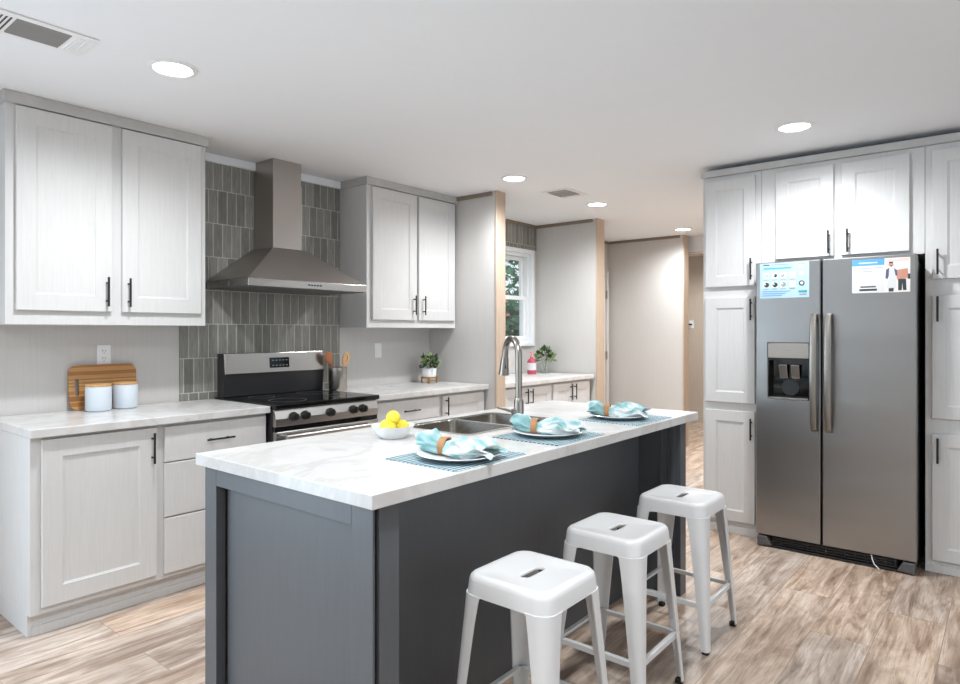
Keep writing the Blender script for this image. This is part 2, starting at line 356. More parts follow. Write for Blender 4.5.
add_door(t, 2.935 + ox, 3.235 + ox, .13, .7, -.021, 3.21 + ox, .6, .15, .06); add_door(t, 3.245 + ox, 3.545 + ox, .13, .7, -.021, 3.27 + ox, .6, .15, .06)
add_door(t, 3.585 + ox, 4.075 + ox, .13, .862, -.021, 3.615 + ox, .78, .15, .07)
counter('long pale marble-look countertop under the canisters and cutting board', .942, 2.112, 3.268)
counter('short pale marble-look countertop holding the utensil crock', 2.9, 4.097, 3.262)
t = thing('base_cabinet', 'row of white cabinets under the nook window', 'cabinet', (4.97, 3.262, 0))
MB().box(-.75, .745, 0, .655, .1, .881).box(-.75, .745, .05, .655, 0, .1).build('body', 'cabinet_white', t, .0015)
for a, b, h in ((-.72, -.36, -.39), (-.35, .01, -.32), (.05, .36, .335), (.38, .70, .405)): add_door(t, a, b, .13, .862, -.021, h, .775, .15, .07)
counter('pale countertop along the nook below the window', 4.216, 5.715, 3.215)

# tall cabinets round the fridge, facing -x
XP = 4.432
def tall(name, label, y_left, y_right, z0, z1):
    t = thing(name, label, 'cabinet', (XP, y_left, z0), R(-90)); w = y_left - y_right
    MB().box(0, w, 0, .62, 0, z1 - z0).build('body', 'cabinet_white', t, .0015)
    return t, w
t, w = tall('pantry_cabinet', 'tall three-door pantry cabinet between the island end and the fridge', 1.645, 1.264, 0, 2.39)
for a, b, h in ((1.645, 2.362, 1.752), (.872, 1.572, 1.488), (.085, .818, .708)): add_door(t, .022, .345, a, b, -.021, .336 - .01, h, .14, .07)
MB().box(-.004, w - .002, -.012, .0, 0, .055).build('plinth', 'cabinet_white', t, .002)
t, w = tall('over_fridge_cabinet', 'two-door white cabinet above the fridge', 1.262, .384, 1.785, 2.39)
add_door(t, .09, .42, .02, .575, -.021, .396, .103, .14, .072); add_door(t, .462, .807, .02, .575, -.021, .498, .103, .14, .072)
t, w = tall('pantry_cabinet', 'tall white pantry cabinet cut off at the frame edge beside the fridge', .382, .0, 0, 2.39)
for a, b, h in ((1.638, 2.358, 1.732), (.86, 1.545, 1.47), (.07, .775, .685)): add_door(t, .033, .36, a, b, -.021, .06, h, .14, .07)
MB().box(0, w, -.012, .0, 0, .045).build('plinth', 'cabinet_white', t, .002)
tag(MB().box(XP - .026, XP + .14, -.001, 1.652, 2.391, 2.434).box(XP + .14, XP + .18, -.001, 1.645, 2.391, ZC - .001).xf(Matrix.Translation((-XP, -.82, -2.391))).build('crown_molding', 'crown_grey', bevel=.002, loc=(XP, .82, 2.391)), 'long grey crown moulding running over the fridge wall cabinets', 'moulding')

# ---------------------------------------------------------------- fridge, facing -x
FX, FY = 4.28, .831
t = thing('refrigerator', 'stainless side-by-side refrigerator with ice dispenser and two printed sheets', 'refrigerator', (FX, FY, 0), R(-90))
MB().box(-.420, .420, .075, .70, .045, 1.745).box(-.39, .39, .1, .66, .002, .045).build('body', 'dark_plastic', t, .006)
def slab_hole(x0, x1, z0, z1, hx0, hx1, hz0, hz1, y0, y1, hd):
    xs, zs = (x0, hx0, hx1, x1), (z0, hz0, hz1, z1); m = MB(); v = [(x, y0, z) for z in zs for x in xs]; f = []
    for j in range(3):
        for i in range(3):
            if (i, j) != (1, 1): f.append((j * 4 + i, j * 4 + i + 1, j * 4 + i + 5, j * 4 + i + 4))
    b = len(v); v += [(x0, y1, z0), (x1, y1, z0), (x1, y1, z1), (x0, y1, z1)]
    f += [(b, b + 1, b + 2, b + 3), (0, 1, 2, 3, b + 1, b), (12, 13, 14, 15, b + 2, b + 3), (0, 4, 8, 12, b + 3, b), (3, 7, 11, 15, b + 2, b + 1)]
    c = len(v); v += [(hx0, hd, hz0), (hx1, hd, hz0), (hx1, hd, hz1), (hx0, hd, hz1)]
    f += [(5, 6, c + 1, c), (6, 10, c + 2, c + 1), (10, 9, c + 3, c + 2), (9, 5, c, c + 3), (c, c + 1, c + 2, c + 3)]
    return m.add(v, f)
Y = lambda wy: FY - wy
dl = slab_hole(Y(1.254), Y(.886), .075, 1.775, Y(1.182), Y(.948), .928, 1.273, 0, .072, .06).build('door', 'steel_fridge', t, .006, seg=3)
dr = box(Y(.875), Y(.408), 0, .072, .075, 1.775).build('door', 'steel_fridge', t, .006, seg=3)
tag(dl, 'freezer door with ice dispenser')
def fhandle(par, x):
    path = [(x, -.012, .757), (x, -.045, .767), (x, -.056, .83)] + [(x, -.056 - .012 * math.sin(math.pi * k / 8), .83 + .55 * k / 8) for k in range(1, 8)] + [(x, -.056, 1.38), (x, -.045, 1.435), (x, -.012, 1.445)]
    rings = []
    for i, p in enumerate(path):
        d = (Vector(path[min(i + 1, len(path) - 1)]) - Vector(path[max(0, i - 1)])).normalized(); nrm = Vector((0, d.z, -d.y))
        rings.append([Vector(p) + Vector((a, 0, 0)) + nrm * b for a, b in rrect(.0185, .008, .006, n=3)])
    m = MB().loft(rings); m.box(x - .016, x + .016, -.014, -.0005, .752, .782).box(x - .016, x + .016, -.014, -.0005, 1.42, 1.45)
    m.build('handle', 'nickel', par, smooth=True)
fhandle(dl, Y(.914)); fhandle(dr, Y(.836))
# dispenser parts
dx0, dx1 = Y(1.182), Y(.948)
MB().box(dx0 + .001, dx1 - .001, -.003, .058, 1.182, 1.272).build('control_panel', 'panel_grey', dl, .002)
MB().box(dx0 + .001, dx1 - .001, .054, .059, .930, 1.18).box(dx0 + .001, dx0 + .006, .002, .054, .930, 1.18).box(dx1 - .006, dx1 - .001, .002, .054, .930, 1.18).box(dx0 + .006, dx1 - .006, .002, .054, 1.168, 1.18).build('cavity', 'black_glass', dl)
MB().box(dx0 + .004, dx1 - .004, -.012, .052, .929, .940).build('drip_tray', 'steel', dl, .002)
for x in (-.035, .035):
    c = (dx0 + dx1) / 2 + x
    MB().prism([(.012, 1.14), (.020, 1.14), (.046, 1.06), (.036, 1.055)], 'x', c - .024, c + .024).build('paddle', 'steel', dl, .003)
MB().lathe([(.05, 0), (.05, .006), (.035, .006)], ((dx0 + dx1) / 2, .047, 1.0), 24, 'y').build('spout_ring', 'dark_plastic', dl, smooth=True)
MB().box((dx0 + dx1) / 2 - .02, (dx0 + dx1) / 2 + .02, -.0042, -.003, 1.226, 1.232).build('panel_mark', 'ink_grey', dl)
g = MB()
for k in range(3): g.box(-.33, .33, .018, .03, .022 + k * .016, .029 + k * .016)
for k in range(14): g.box(-.33 + k * .05 - .003, -.33 + k * .05 + .003, .020, .028, .018, .066)
g.box(-.33, .33, .032, .06, .014, .070).box(-.34, .34, .004, .032, .006, .016)
g.build('grille', 'dark_plastic', t, .001)
for sx in (-1, 1): MB().prism([(sx * .33, .012), (sx * .415, .004), (sx * .417, .066), (sx * .36, .066)], 'y', -.002, .07).build('hinge_cover', 'grey_plastic', t, .005)
for sx in (-1, 1): MB().lathe([(.02, 0), (.02, .014)], (sx * .35, .05, 0), 16).build('foot', 'rubber', t)
MB().tube([(.205, .016, .07), (.212, .0, .05), (.222, -.004, .025), (.25, -.02, .005)], .003, 8).build('water_line', 'white_plastic', t, smooth=True)
# printed sheets stuck to the doors
def sheet(name, label, ya, yb, z0, z1, marks, mats):
    cy, cz = (ya + yb) / 2, (z0 + z1) / 2; hw, hh = abs(ya - yb) / 2, (z1 - z0) / 2
    m = MB().box(-hw, hw, -.0012, -.0004, -hh, hh)
    for order, (mi, typ, *a) in enumerate(marks):
        m.cur = mi
        X = lambda u: -hw + u * 2 * hw
        Z = lambda v: hh - v * 2 * hh
        d = .0013 + .00003 * order
        if typ == 'r': m.box(X(a[0]), X(a[1]), -d, -.0011, Z(a[3]), Z(a[2]))
        elif typ == 'c': m.prism([(X(a[0]) + a[2] * math.cos(q), Z(a[1]) + a[2] * math.sin(q)) for q in [2 * math.pi * k / 20 for k in range(20)]], 'y', -d, -.0011)
        else: m.prism([(X(p[0]), Z(p[1])) for p in a[0]], 'y', -d, -.0011)
    return tag(m.build(name, mats, loc=(FX, cy, cz), rz=R(-90)), label, 'sheet')
q = random.Random(2)
mk = [(1, 'r', .07, .20, .035, .065), (2, 'r', .23, .62, .04, .065), (3, 'r', .05, .68, .11, .20), (4, 'r', .08, .64, .135, .175)]
for r_, vv in enumerate((.36, .62)):
    for c_, uu in enumerate((.13, .31, .485, .665)):
        mk.append((5, 'r', uu - .065, uu + .065, vv - .09, vv + .09)); mk.append(([6, 1, 2, 7][(c_ + r_) % 4] if r_ == 0 else [1, 1, 2, 7][c_], 'c', uu + q.uniform(-.015, .015), vv, .010 + .005 * r_)); mk.append((5, 'c', uu - .02, vv - .02, .005)); mk.append((2, 'r', uu - .055, uu + .055, vv + .115, vv + .13))
mk += [(5, 'c', .855, .13, .013), (2, 'r', .80, .91, .05, .065), (7, 'c', .855, .33, .013), (5, 'c', .855, .335, .008), (1, 'c', .855, .60, .016), (5, 'c', .855, .60, .009), (8, 'r', .79, .96, .80, .86), (2, 'r', .81, .95, .90, .93)]
for k in range(3): mk.append((4, 'r', .05, .62 - .08 * k, .80 + k * .06, .815 + k * .06))
sheet('feature_sheet', 'pale blue printed sheet with round picture icons on the freezer door', 1.229, .947, 1.552, 1.769, mk, ['paper_blue', 'ink_dark', 'ink_grey', 'ink_pale', 'ink_blue', 'paper', 'ink_pale', 'ink_pink', 'ink_teal'])
mk = [(1, 'r', 0, .57, 0, .19), (2, 'r', .12, .45, .09, .125), (3, 'r', .03, .54, .26, .275), (3, 'r', .20, .36, .35, .365), (5, 'r', .15, .42, .80, .84), (5, 'r', .13, .44, .88, .94),
      (6, 'r', .57, 1, 0, 1), (7, 'r', .62, .98, .03, .10), (8, 'p', [(.76, .36), (.96, .32), (.97, .60), (.78, .64)]), (4, 'p', [(.80, .62), (.93, .62), (.94, .95), (.88, .95), (.87, .74), (.86, .95), (.80, .95)]), (4, 'r', .96, 1, .48, .63),
      (9, 'p', [(.595, .34), (.66, .27), (.65, .48), (.62, .62), (.585, .58)]), (2, 'p', [(.65, .28), (.74, .30), (.77, .55), (.76, .88), (.60, .88), (.64, .55)]), (9, 'p', [(.73, .30), (.78, .36), (.79, .52), (.755, .52)]),
      (5, 'p', [(.64, .88), (.73, .88), (.72, .98), (.64, .98)]), (8, 'c', .68, .19, .0125), (5, 'p', [(.645, .11), (.715, .11), (.715, .155), (.645, .155)]), (5, 'p', [(.66, .22), (.71, .22), (.69, .265)])]
sheet('flyer', 'white flyer with blue heading and a photo of an aproned man on the fridge door', .72, .4375, 1.565, 1.757, mk, ['paper', 'ink_blue', 'paper', 'ink_grey', 'ink_dark', 'ink_dark', 'ink_room', 'ink_pink', 'ink_skin', 'ink_navy'])

# ---------------------------------------------------------------- range hood
HX = 2.515
t = thing('range_hood', 'stainless pyramid range hood with square chimney over the stove', 'range hood', (HX, YB - .011, 1.613))
h = .445
band = MB()
def rect3(x, y0, z, y1=0): return [(-x, y0, z), (x, y0, z), (x, y1, z), (-x, y1, z)]
MB().loft([rect3(h, -.49, .047), rect3(.125, -.245, .272), rect3(.112, -.238, .274)], True, True).build('canopy', 'steel_hood', t, .002)
MB().loft([rect3(h, -.49, 0), rect3(h, -.49, .046)], True, True).build('band', 'steel', t, .002)
MB().box(-h + .012, h - .012, -.476, -.002, -.004, -.0005).build('filter', 'grey_plastic', t)
MB().box(-.11, .11, -.225, 0, .2745, .70).build('chimney', 'steel_hood', t, .002)
MB().box(-.107, .107, -.222, 0, .70, ZC - 1.613 - .001).build('chimney_extension', 'steel_hood', t, .002)
for k in range(5): MB().lathe([(.0055, 0), (.0055, -.004)], (.02 + (k - 2) * .022, -.49, .024), 12, 'y').build('button', 'dark_plastic', t)

# ---------------------------------------------------------------- range
RX0, RX1 = 2.117, 2.893; rw = (RX1 - RX0) / 2
t = thing('range', 'stainless electric range with black glass cooktop under the hood', 'stove', ((RX0 + RX1) / 2, 3.232, 0))
MB().box(-rw, rw, .03, .665, .03, .90).box(-rw + .03, rw - .03, .08, .6, .001, .03).build('body', 'dark_plastic', t, .003)
MB().box(-rw - .001, rw + .001, -.012, .665, .9005, .930).build('cooktop', 'black_glass', t, .006)
for x, y, r_ in ((-.19, .17, .11), (.19, .17, .085), (-.19, .45, .08), (.19, .45, .1)): MB().lathe([(r_, 0), (r_, .0006), (r_ - .003, .0006), (r_ - .003, 0)], (x, y, .9302), 48, cap=False).build('burner_ring', 'grey_plastic', t)
MB().prism([(.0, .80), (-.004, .845), (.012, .9), (.03, .9), (.03, .80)], 'x', -rw + .003, rw - .003).build('control_panel', 'steel', t, .003)
for x in (-.268, -.188, -.006, .172, .25):
    k = MB().lathe([(.027, 0), (.027, -.006), (.023, -.010), (.021, -.030), (.018, -.032)], (x, -.003, .853), 24, 'y'); k.box(x - .0035, x + .0035, -.041, -.03, .837, .869)
    k.build('knob', 'black_metal', t, smooth=True)
MB().box(-rw + .004, rw - .004, .008, .03, .775, .80).build('vent_slot', 'black_glass', t)
od = MB().box(-rw + .004, rw - .004, -.004, .03, .20, .772).build('oven_door', 'steel', t, .004)
MB().box(-rw + .10, rw - .10, -.0055, -.003, .30, .66).build('oven_window', 'black_glass', od)
hd = MB().tube([(-rw + .04, -.05, .745), (rw - .04, -.05, .745)], .013, 14)
for x in (-rw + .06, rw - .06): hd.tube([(x, -.05, .745), (x, -.003, .745)], .009, 10)
hd.build('handle', 'steel', od, smooth=True)
MB().box(-rw + .004, rw - .004, -.002, .03, .045, .192).build('drawer', 'steel', t, .004)
bgd = MB().prism([(.585, .931), (.655, .931), (.655, 1.205), (.600, 1.205), (.583, 1.19), (.572, 1.085)], 'x', -rw + .012, rw - .004).build('backguard', 'dark_plastic', t, .003)
MB().prism([(.5715, 1.075), (.598, 1.075), (.606, 1.206), (.584, 1.206)], 'x', -rw + .016, rw - .008).xf(Matrix.Translation((0, -.006, 0))).build('backguard_fascia', 'steel', bgd, .003)
bt = MB().prism([(.570, 1.105), (.5745, 1.105), (.5815, 1.172), (.577, 1.172)], 'x', -.055, .095).xf(Matrix.Translation((0, -.003, 0))); bt.cur = 1
for i in range(5):
    for j in range(2): bt.box(-.035 + i * .026, -.023 + i * .026, .5668 + j * .0035, .5712 + j * .0035, 1.118 + j * .034, 1.122 + j * .034)
bt.build('display', ['black_glass', 'ink_grey'], bgd)

# ---------------------------------------------------------------- island
IX0, IX1, IY0, IY1 = 1.13, 3.392, 1.285, 2.21
SX0, SX1, SY0, SY1 = 2.03, 2.67, 1.725, 2.105   # sink cut-out
t = thing('kitchen_island', 'dark grey kitchen island with framed end panels and a knee space', 'island', (2.26, 1.75, 0))
O = Matrix.Translation((-2.26, -1.75, 0))
# carcass around the sink: open at the top under the basin
c = MB().box(1.205, 3.235, 1.545, 1.56, .1, .879).box(1.205, 3.235, 2.14, 2.155, .1, .879).box(1.205, 3.235, 1.56, 2.14, .1, .115).box(1.205, 3.235, 2.08, 2.1, 0, .1).box(1.205, 3.235, 1.56, 1.58, 0, .1)
c.xf(O).build('carcass', 'island_grey', t, .001)
box(1.242, 3.198, 1.532, 1.5445, .0, .879).xf(O).build('back_panel', 'island_grey', t, .001)
def end(x0, x1, out):  # framed end: stiles, rail, sunken panel, corner post with a shadow gap
    y0, y1 = 1.304, 2.19; xo = x0 if out < 0 else x1; d = -out
    P = lambda k: xo + d * k
    m = MB().box(P(0), P(.034), y1 - .075, y1, .0, .879).box(P(0), P(.007), y0 + .008, y0 + .095, .0, .879).box(P(0), P(.034), y0 + .095, y1 - .075, .815, .879).box(P(0), P(.034), y0 + .095, y1 - .075, 0, .09)
    e = m.xf(O).build('end_frame', 'island_grey', t, .0012)
    box(P(.034), P(.040), y0 + .096, y1 - .09, .0, .879).xf(O).build('end_panel', 'island_grey', e)
    box(P(.017), P(.088), y0, y0 + .07, 0, .879).xf(O).build('end_post', 'island_grey', t, .002)
    box(P(.052), P(.088), y0 + .071, y1 - .03, 0, .879).xf(O).build('end_wall', 'island_grey', t)
end(1.155, 1.238, -1); end(3.202, 3.286, 1)
for yy in (1.335, 1.40): box(3.194, 3.2015, yy, yy + .018, 0, .879).xf(O).build('batten', 'island_grey', t, .001)
box(1.24, 3.2, 2.156, 2.17, .12, .87).xf(O).build('front_panel', 'island_grey', t, .001)
# top with the sink cut-out
def top_hole(x0, x1, y0, y1, hx0, hx1, hy0, hy1, z0, z1):
    xs, ys = (x0, hx0, hx1, x1), (y0, hy0, hy1, y1); v = []; f = []
    for z in (z0, z1): v += [(x, y, z) for y in ys for x in xs]
    for b in (0, 16):
        for j in range(3):
            for i in range(3):
                if (i, j) != (1, 1): f.append((b + j * 4 + i, b + j * 4 + i + 1, b + j * 4 + i + 5, b + j * 4 + i + 4))
    loop = [0, 1, 2, 3, 7, 11, 15, 14, 13, 12, 8, 4]
    for k in range(12): a, b = loop[k], loop[(k + 1) % 12]; f.append((a, b, b + 16, a + 16))
    for a, b in ((5, 6), (6, 10), (10, 9), (9, 5)): f.append((a, b, b + 16, a + 16))
    return MB().add(v, f)
m = top_hole(IX0, IX1, IY0, IY1, SX0, SX1, SY0, SY1, .88, .92).xf(Matrix.Translation((-2.26, -1.75, -.88)))
tag(m.build('island_countertop', 'marble', bevel=.0025, loc=(2.26, 1.75, .88)), 'pale marble-look island countertop holding the place settings', 'countertop')
# sink
t = thing('kitchen_sink', 'stainless double-bowl sink set into the island countertop', 'sink', ((SX0 + SX1) / 2, (SY0 + SY1) / 2, .72))
sx, sy = (SX1 - SX0) / 2, (SY1 - SY0) / 2
def basin(x0, x1):
    cx, hx = (x0 + x1) / 2, (x1 - x0) / 2; q = lambda ex, ey, r_, z: rrect(hx - ex, sy - ey, r_, z, 6, cx, 0)
    m = MB().loft([q(.001, .001, .03, .1995), q(.004, .004, .03, .198), q(.010, .010, .035, .04), q(.03, .03, .04, .006), q(.05, .05, .05, .004), q(.04, .04, .05, 0), q(.003, .003, .035, .03), q(.001, .001, .03, .1995)], False, False)
    b = m.build('basin', 'steel_sink', t, smooth=50)
    MB().lathe([(.001, .0045), (.04, .0045), (.044, .007), (.04, .009), (.001, .007)], (cx, 0, 0), 24).build('drain', 'nickel', b, smooth=True)
basin(-sx, -.012 + .02); basin(.022, sx)
r_ = MB()
def rimring(o, z): return rrect(sx + o, sy + o, .03, z, 6)
r_.loft([rimring(-.001, .2002), rimring(.012, .2002), rimring(.012, .2035), rimring(-.001, .2035), rimring(-.001, .2002)], False, False).box(.006, .024, -sy + .002, sy - .002, .17, .2)
r_.build('rim', 'steel', t)
# faucet
fx, fy = 2.305, 1.668
t = thing('kitchen_faucet', 'tall brushed nickel gooseneck faucet with pull-down spray head', 'faucet', (fx, fy, .9205))
MB().lathe([(.03, 0), (.03, .006), (.024, .012), (.022, .03), (.0215, .12), (.019, .128), (.0152, .134)], n=24).build('body', 'nickel', t, smooth=True)
dirv = Vector((.484, .875, 0)); ra = .0725; zt = .320
neck = [(0, 0, .12), (0, 0, .22), (0, 0, zt)] + [tuple(dirv * (ra - ra * math.cos(a)) + Vector((0, 0, zt + ra * math.sin(a)))) for a in [math.pi * k / 14 for k in range(1, 14)]] + [tuple(dirv * (2 * ra + .004) + Vector((0, 0, zt - .012)))]
MB().tube(neck, .0148, 16).build('neck', 'nickel', t, smooth=True)
p0 = dirv * (2 * ra + .004) + Vector((0, 0, zt - .012)); p1 = dirv * (2 * ra + .018) + Vector((0, 0, zt - .093))
hdv = MB().tube([p0, p0.lerp(p1, .15), p0.lerp(p1, .6), p1], [.0165, .018, .021, .0245], 16).build('spray_head', 'nickel', t, smooth=True)
side = (dirv * -1).cross(Vector((0, 0, 1))); bdir = Vector((-.6, -.8, 0))
MB().tube([p0.lerp(p1, .35) + bdir * .013, p0.lerp(p1, .65) + bdir * .0165], .006, 8, flat=(1, 1)).build('spray_button', 'rubber', hdv, smooth=True)
MB().tube([(-.0, 0, .075), (-.035, .012, .078)], .011, 12).tube([(-.035, .012, .078), (-.105, .035, .10)], [.006, .005], 10).build('lever', 'nickel', t, smooth=True)

# ---------------------------------------------------------------- stools
def stool(label, x, y, rz=0):
    t = thing('bar_stool', label, 'stool', (x, y, 0), R(rz), 'white metal stools along the island')
    N = 9
    def slot(z, g=0): return rrect(.052 + g, .0155 + g, .0154 + g, z, N - 1)
    sq = lambda h_, r_, z: rrect(h_, h_, r_, z, N - 1)
    m = MB().loft([slot(.596), slot(.602), slot(.604, .002), slot(.6042, .007), sq(.112, .03, .605), sq(.121, .035, .6085), sq(.135, .042, .610), sq(.144, .046, .608), sq(.150, .048, .601), sq(.153, .05, .591), sq(.157, .05, .550), sq(.154, .047, .550), sq(.149, .047, .586), sq(.140, .043, .600), sq(.11, .03, .600), slot(.596)], False, False)
    m.build('seat', 'white_paint_metal', t, smooth=50)
    half = lambda z: .1885 - (.1885 - .1585) * (z - .012) / (.56 - .012)
    def prof(z, w, rc, th):
        H = half(z); out = [(H - w, H)]; inn = [(H - w, H - th)]
        for k in range(7):
            a = R(90 - 90 * k / 6); out.append((H - rc + rc * math.cos(a), H - rc + rc * math.sin(a))); r2 = max(.003, rc - th); inn.append((H - rc + r2 * math.cos(a), H - rc + r2 * math.sin(a)))
        out.append((H, H - w)); inn.append((H - th, H - w))
        return [(p[0], p[1], z) for p in out + inn[::-1]]
    for sxx, syy in ((1, 1), (-1, 1), (-1, -1), (1, -1)):
        m = MB().loft([prof(z, w, rc, .0045) for z, w, rc in ((.012, .030, .016), (.10, .036, .02), (.25, .047, .028), (.40, .058, .038), (.48, .065, .044), (.52, .070, .046), (.545, .073, .047), (.553, .080, .048))])
        m.xf(Matrix.Diagonal((sxx, syy, 1, 1))); l = m.build('leg', 'white_paint_metal', t, smooth=40)
        H = half(.0) - .018
        MB().prism(rrect(.0135, .0135, .006, None, 4, sxx * H, syy * H), 'z', 0, .016).build('foot', 'rubber', l)
    H = half(.19) - .012
    for k in range(4):
        a = Matrix.Rotation(R(90 * k), 4, 'Z')
        MB().box(-H + .0, H - .0, H - .004, H + .004, .18, .20).box(-H, H, H - .014, H + .004, .197, .2005).xf(a).build('stretcher', 'white_paint_metal', t, .0015)
    for k in range(2):
        a = Matrix.Rotation(R(45 + 90 * k), 4, 'Z')
        b = MB().box(-.195, .195, -.011, .011, .528 + k * .004, .532 + k * .004).xf(a).build('brace', 'white_paint_metal', t, .001)
        for u in (-.17, .14): MB().box(u, u + .03, -.013, .013, .524 + k * .004, .5275 + k * .004).xf(a).build('bumper', 'rubber', b)
    return t
stool('white metal stool in the foreground with its feet cut off by the frame', 1.655, 1.145)
stool('white metal stool in the middle of the row of three', 2.242, 1.16)
stool('white metal stool nearest the fridge, farthest of the row of three', 2.868, 1.163)

# ---------------------------------------------------------------- place settings
def lathe_thing(name, label, cat, mat, prof, loc, group=None, n=48):
    return tag(MB().lathe(prof, n=n, cap=True).build(name, mat, smooth=40, loc=loc), label, cat, group)
PL = [(.001, 0), (.08, 0), (.085, .002), (.118, .012), (.137, .017), (.140, .019), (.137, .0205), (.117, .0155), (.085, .006), (.001, .005)]
def napkin(label, loc, ang, seed, la=.075, lb=.20):
    q = random.Random(seed); n = 72; ph = [q.uniform(0, 6.28) for _ in range(8)]
    prof = []  # x, half width, half height, fold depth
    for k in range(11):
        u = 1 - k / 10; prof.append((-.011 - la * u, .024 + .026 * math.sin(min(1, u * 1.25) * 1.57) - .010 * max(0, u - .7), .022 + .011 * math.sin(u * 2.6) - .008 * max(0, u - .6), .20 * min(1, u * 3)))
    for k in range(1, 19):
        u = k / 18; prof.append((.011 + lb * u, .024 + .034 * math.sin(min(1, u * 1.8) * 1.57) + .010 * u, .022 + .013 * math.sin(min(u, .9) * 3.3) - .012 * u, .26 * min(1, u * 4) + .12 * u))
    def lift(x, y):
        r = math.hypot(x - .052, y); P_ = ((0, .005), (.085, .006), (.117, .0155), (.138, .021), (.150, .019), (.19, .002), (9, .002))
        for (a, b), (c, d) in zip(P_, P_[1:]):
            if r <= c: return b + (d - b) * (r - a) / (c - a) - .0054
    rings = []
    for i, (x, w, h, amp) in enumerate(prof):
        ring = []
        for j in range(n):
            a = 2 * math.pi * j / n
            cr = 1 - abs(math.sin(3.5 * a + ph[0] + x * 18)) * 1.1 + .45 * math.sin(8 * a + ph[1] - x * 34) + .35 * math.sin(2 * a + ph[2] + x * 26)
            f = 1 + amp * cr
            yy = w * f * math.cos(a) + .010 * math.sin(x * 24 + ph[5]) * (amp > .05)
            zz = h + h * f * math.sin(a) + amp * .030 * math.sin(x * 70 + 2 * a + ph[3]) * (math.sin(a) > 0)
            xx = x + (amp * .05 * math.sin(3 * a + ph[4]) if abs(x) > .05 else 0)
            ring.append((xx, yy, max(.0014, zz) + lift(xx, yy)))
        rings.append(ring)
    def shrink(r, s_, dx): c = sum((Vector(p) for p in r), Vector()) / n; return [tuple(c + (Vector(p) - c) * s_ + Vector((dx, 0, 0))) for p in r]
    r0, r1 = rings[0], rings[-1]
    rings = [shrink(r0, .2, .030), shrink(r0, .5, .012), shrink(r0, .85, -.006)] + rings + [shrink(r1, .85, -.004), shrink(r1, .55, -.03), shrink(r1, .25, -.06)]
    o = MB().loft(rings).build('napkin', 'napkin', smooth=75, loc=loc, rz=R(ang)); tag(o, label, 'napkin', 'aqua napkins on the island')
    o.modifiers.new('sub', 'SUBSURF').levels = 1
    return o
def ring_thing(label, loc, ang):
    m = MB(); prof = [(.030, -.013), (.0335, -.013), (.0345, 0), (.0335, .013), (.030, .013), (.029, 0), (.030, -.013)]
    m.lathe(prof, (0, 0, .0305 - .001), 32, 'x', False)
    m.v = [(x, y, z * .94 + .001) for x, y, z in m.v]
    return tag(m.build('napkin_ring', 'cork', smooth=40, loc=loc, rz=R(ang)), label, 'napkin ring', 'woven napkin rings')
SET = [((1.655, 1.455), (1.635, 1.430), 'nearest the lemon bowl', -77, 11, (1.473, 1.842)), ((2.228, 1.455), (2.225, 1.465), 'beside the faucet', -72, 23, (2.048, 2.408)), ((2.895, 1.46), (2.885, 1.49), 'at the far end of the island', -72, 37, (2.712, 3.09))]
for (mx, my), (px, py), where, ang, seed, (x0, x1) in SET:
    m = MB().prism(rrect((x1 - x0) / 2, .158, .006, None, 3), 'z', 0, .003)
    tag(m.build('placemat', 'placemat', loc=((x0 + x1) / 2, 1.458, .9202)), 'teal woven placemat ' + where, 'placemat', 'teal placemats on the island')
    lathe_thing('dinner_plate', 'white plate under the napkin ' + where, 'plate', 'ceramic', PL, (px, py, .9234), 'plates on the placemats')
    d = Vector((math.cos(R(ang)), math.sin(R(ang)), 0)); rp = Vector((px, py, 0)) - d * .052
    napkin('aqua and white cloth napkin on the plate ' + where, (rp.x, rp.y, .9296), ang, seed, .078, .175)
    ring_thing('brown woven napkin ring round the napkin ' + where, (rp.x, rp.y, .9298), ang)
# bowl of lemons
BX, BY = 1.80, 1.925
lathe_thing('fruit_bowl', 'white bowl of lemons on the island', 'bowl', 'ceramic', [(.001, 0), (.052, 0), (.055, .004), (.072, .022), (.086, .048), (.088, .050), (.084, .049), (.068, .022), (.050, .008), (.001, .006)], (BX, BY, .9205))
def lemon(label, x, y, z, seed):
    q = random.Random(seed); m = MB(); n = 16; pr = []
    for k in range(n + 1):
        a = math.pi * k / n; pr.append((.0285 * math.sin(a) ** .9, -.034 * math.cos(a) - (.006 if k == 0 else 0) + (.006 if k == n else 0)))
    m.lathe(pr, n=24); m.xf(Matrix.Rotation(q.uniform(.9, 1.9), 4, Vector((q.gauss(0, 1), q.gauss(0, 1), .1)).normalized()))
    tag(m.build('lemon', 'lemon', smooth=True, loc=(x, y, z)), label, 'lemon', 'lemons in the white bowl')
for k in range(3):
    a = R(200 + 120 * k); lemon('yellow lemon in the lower layer of the white bowl', BX + .037 * math.cos(a), BY + .037 * math.sin(a), .9205 + .040, k)
lemon('yellow lemon topping the pile in the white bowl', BX + .002, BY, .9205 + .078, 9)

# ---------------------------------------------------------------- things on the counters
t = thing('cutting_board', 'striped wooden cutting board with a slot handle leaning on the wall', 'cutting board', (1.472, 3.886, .9205))
pts = rrect(.172, .122, .045, None, 8, 0, .122); 
